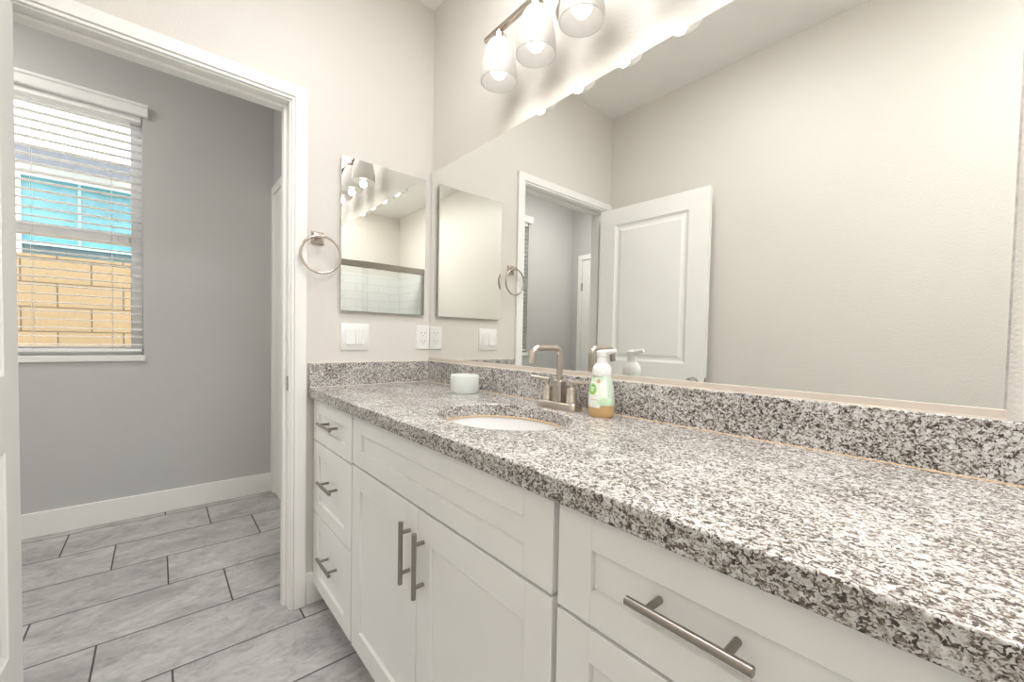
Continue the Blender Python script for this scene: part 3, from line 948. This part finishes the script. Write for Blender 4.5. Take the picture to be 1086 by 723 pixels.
# ------------------------------------------------------------------ towel ring
tr = thing('towel_ring', (0, -0.532, 1.528), 'brushed nickel towel ring on a square mount beside the doorway', 'towel ring')
m = MB()
m.rings([[(0.0005, y, z) for y, z in ((-0.556, 1.502), (-0.508, 1.502), (-0.508, 1.552), (-0.556, 1.552))],
         [(0.006, y, z) for y, z in ((-0.556, 1.502), (-0.508, 1.502), (-0.508, 1.552), (-0.556, 1.552))],
         [(0.016, y, z) for y, z in ((-0.548, 1.510), (-0.516, 1.510), (-0.516, 1.544), (-0.548, 1.544))]])
m.build('mount', NICKEL, tr, bevel=0.002)
m = MB()
m.box(0.012, 0.052, -0.540, -0.524, 1.520, 1.538)
m.build('post', NICKEL, tr, bevel=0.003)
rc = Vector((0.046, -0.530, 1.454))
m = MB()
m.torus(rc, (0.10, 1, 0.0), (0.02, 0, 1), 0.0745, 0.0052, 72, 12)
m.build('ring', NICKEL, tr)

# ------------------------------------------------------------------ switch and outlet
sw = thing('light_switch', (0, -0.376, 1.06), 'white two-gang rocker switch plate beneath the medicine cabinet', 'light switch')
m = MB()
m.rings([[(0.0004, y, z) for y, z in ((-0.438, 1.062), (-0.313, 1.062), (-0.313, 1.181), (-0.438, 1.181))],
         [(0.004, y, z) for y, z in ((-0.438, 1.062), (-0.313, 1.062), (-0.313, 1.181), (-0.438, 1.181))],
         [(0.007, y, z) for y, z in ((-0.434, 1.066), (-0.317, 1.066), (-0.317, 1.177), (-0.434, 1.177))]])
m.build('wall_plate', PLASTIC, sw)
def rocker(y0, y1, z0, z1, pop):
    m = MB()
    m.prism([(0.006, z0), (0.008 + pop, z0), (0.0085, z1), (0.006, z1)], y0, y1, 'Y')
    return m
rocker(-0.4165, -0.3795, 1.0885, 1.154, 0.006).build('rocker', PLASTIC, sw, bevel=0.0008)
for k in range(3):
    rocker(-0.3725 + k * 0.0135, -0.3725 + k * 0.0135 + 0.012, 1.0885, 1.154, 0.003).build('rocker', PLASTIC, sw, bevel=0.0006)
ou = thing('power_outlet', (0, -0.040, 1.065), 'white duplex power outlet in the corner by the mirror', 'power outlet')
m = MB()
m.rings([[(0.0004, y, z) for y, z in ((-0.079, 1.067), (-0.006, 1.067), (-0.006, 1.182), (-0.079, 1.182))],
         [(0.004, y, z) for y, z in ((-0.079, 1.067), (-0.006, 1.067), (-0.006, 1.182), (-0.079, 1.182))],
         [(0.007, y, z) for y, z in ((-0.076, 1.070), (-0.009, 1.070), (-0.009, 1.179), (-0.076, 1.179))]])
m.build('wall_plate', PLASTIC, ou)
for zc in (1.105, 1.144):
    m = MB().box(0.006, 0.0085, -0.0595, -0.0255, zc - 0.017, zc + 0.017)
    rcp = m.build('receptacle', PLASTIC, ou, bevel=0.0008)
    s = MB()
    s.box(0.0082, 0.0089, -0.0515, -0.0495, zc + 0.000, zc + 0.008)
    s.box(0.0082, 0.0089, -0.0355, -0.0335, zc + 0.000, zc + 0.008)
    s.lathe([(0.0022, 0.0082), (0.0022, 0.0089)], (0, -0.0425, zc - 0.008), 10, axis='X')
    s.build('slot', SLOT, rcp)

# ------------------------------------------------------------------ vanity light
LX, LZ, LY = 0.9405, 2.222, -0.110
vl = thing('vanity_light', (LX, 0, LZ), 'brushed nickel vanity light bar with four frosted glass bell shades above the mirror', 'wall light')
m = MB()
m.lathe([(1.0, -0.0005), (1.0, -0.010), (0.94, -0.018), (0.4, -0.022)], (LX, 0, LZ), 48, 0.105, 0.058, axis='Y')
m.build('back_plate', NICKEL, vl)
for dx in (-0.05, 0.05):
    m = MB()
    m.tube([(LX + dx, -0.015, LZ), (LX + dx, LY, LZ)], 0.0065, 12)
    m.build('arm', NICKEL, vl)
m = MB()
m.box(LX - 0.365, LX + 0.365, LY - 0.0095, LY + 0.0095, LZ - 0.009, LZ + 0.009)
m.build('crossbar', NICKEL, vl, bevel=0.004)
shade_prof = [(0.022, 0.0), (0.034, -0.006), (0.045, -0.022), (0.0535, -0.046), (0.060, -0.075), (0.0645, -0.105), (0.0660, -0.128), (0.0645, -0.145)]
for k in range(4):
    sx = LX + (k - 1.5) * 0.189
    zt = LZ - 0.038
    m = MB()
    m.lathe([(0.012, -0.006), (0.014, -0.018), (0.026, -0.024), (0.027, -0.038), (0.020, -0.042)], (sx, LY, LZ), 28)
    m.build('socket_cup', NICKEL, vl)
    m = MB()
    out_ = [(r, h) for r, h in shade_prof]
    in_ = [(r - 0.003, h) for r, h in shade_prof][::-1]
    m.lathe(out_ + in_ + [out_[0]], (sx, LY, zt), 48, caps=(False, False))
    sh = m.build('shade', SHADE, vl)
    m = MB()
    m.lathe([(0.011, -0.002), (0.012, -0.025), (0.016, -0.045), (0.026, -0.066), (0.0325, -0.092), (0.0305, -0.110), (0.021, -0.125), (0.007, -0.132)], (sx, LY, zt), 32)
    m.build('bulb', BULB, sh)
    # the bulb's own light leaving the open end of the shade
    ld = bpy.data.lights.new('bulb_light', 'SPOT')
    ld.energy = SPOT_POWER
    ld.color = (1.0, 0.95, 0.88)
    ld.spot_size = math.radians(168)
    ld.spot_blend = 1.0
    ld.shadow_soft_size = 0.02
    lo = bpy.data.objects.new('bulb_light', ld)
    C.objects.link(lo)
    lo.parent = vl
    lo.location = (sx - LX, LY, zt - 0.160 - LZ)

# ------------------------------------------------------------------ added overhead fill lights, out of view
def add_fill_light(loc, R, mat, label):  # invented fixture, added to brighten the rooms from above
    x, y = loc
    r = thing('added_fill_light', (x, y, H), label, 'ceiling light')
    m = MB()
    m.lathe([(R + 0.02, -0.0005), (R + 0.02, -0.022), (R, -0.026)], (x, y, H), 48)
    m.build('rim', TRIM, r)
    m = MB()
    m.lathe([(R, -0.0262), (R, -0.036), (R * 0.93, -0.046), (R * 0.7, -0.053), (R * 0.3, -0.057)], (x, y, H), 48)
    m.build('diffuser', mat, r)
add_fill_light((0.98, -0.55), 0.28, CEIL_FILL_GLOW, 'added round fill light on the ceiling nearest the doorway')  # added to lift the end wall and vanity
add_fill_light((2.35, -0.60), 0.28, TUB_SIDE_FILL_GLOW, 'added round fill light on the ceiling nearer the tub')  # unseen fill added for the cabinet fronts and general brightness
add_fill_light((3.12, -0.74), 0.12, SHOWER_FILL_GLOW, 'small added round fill light over the tub')  # added to brighten the tub end
add_fill_light((-0.72, -2.1), 0.16, FAR_FILL_GLOW, 'added round fill light in the room beyond the doorway')  # unseen fill added to brighten the far room and blind

# ------------------------------------------------------------------ tub and shower door at the far end (seen only in the mirrors)
TX = 2.74
m = MB()
m.box(XB - 0.012, XB, YL, 0, 0.40, 1.93)
m.box(TX, XB - 0.012, -0.012, 0, 0.40, 1.93)
m.box(TX, XB - 0.012, YL, YL + 0.012, 0.40, 1.93)
struct(m.build('trim_7', SHOWER_TILE, smooth=False), 'white tile surround above the tub', 'tile surround')
tub = thing('bathtub', (3.1, -0.736, 0), 'white bathtub behind the sliding shower door', 'bathtub')
def tub_ring(ins, z, n=8):
    x0, x1, y0, y1 = TX + ins, XB - 0.013 - ins, YL + 0.013 + ins, -0.013 - ins
    return rrect((x0 + x1) / 2, (y0 + y1) / 2, (x1 - x0) / 2, (y1 - y0) / 2, max(0.004, min(0.16, ins * 1.2)), z, n)
m = MB()
m.rings([tub_ring(0.0, 0.0), tub_ring(0.0, 0.40), tub_ring(0.075, 0.40), tub_ring(0.10, 0.30), tub_ring(0.14, 0.09), tub_ring(0.22, 0.07)])
m.build('shell', TUBM, tub)
sd = thing('shower_door', (TX + 0.04, -0.736, 0.40), 'framed sliding glass shower door with a nickel header rail on the tub', 'shower door')
MB().box(TX + 0.015, TX + 0.065, YL + 0.013, -0.013, 1.893, 1.962).build('header_rail', PULL, sd, bevel=0.004)
MB().box(TX + 0.015, TX + 0.065, YL + 0.013, -0.013, 0.4005, 0.42).build('bottom_track', PULL, sd)
for y in (YL + 0.013, -0.035):
    MB().box(TX + 0.02, TX + 0.06, y, y + 0.022, 0.42, 1.912).build('side_jamb', PULL, sd)
MB().box(TX + 0.026, TX + 0.032, YL + 0.04, -0.70, 0.422, 1.911).build('glass_panel', SHOWER_GLASS, sd)
MB().box(TX + 0.046, TX + 0.052, -0.77, -0.037, 0.422, 1.911).build('glass_panel', SHOWER_GLASS, sd)
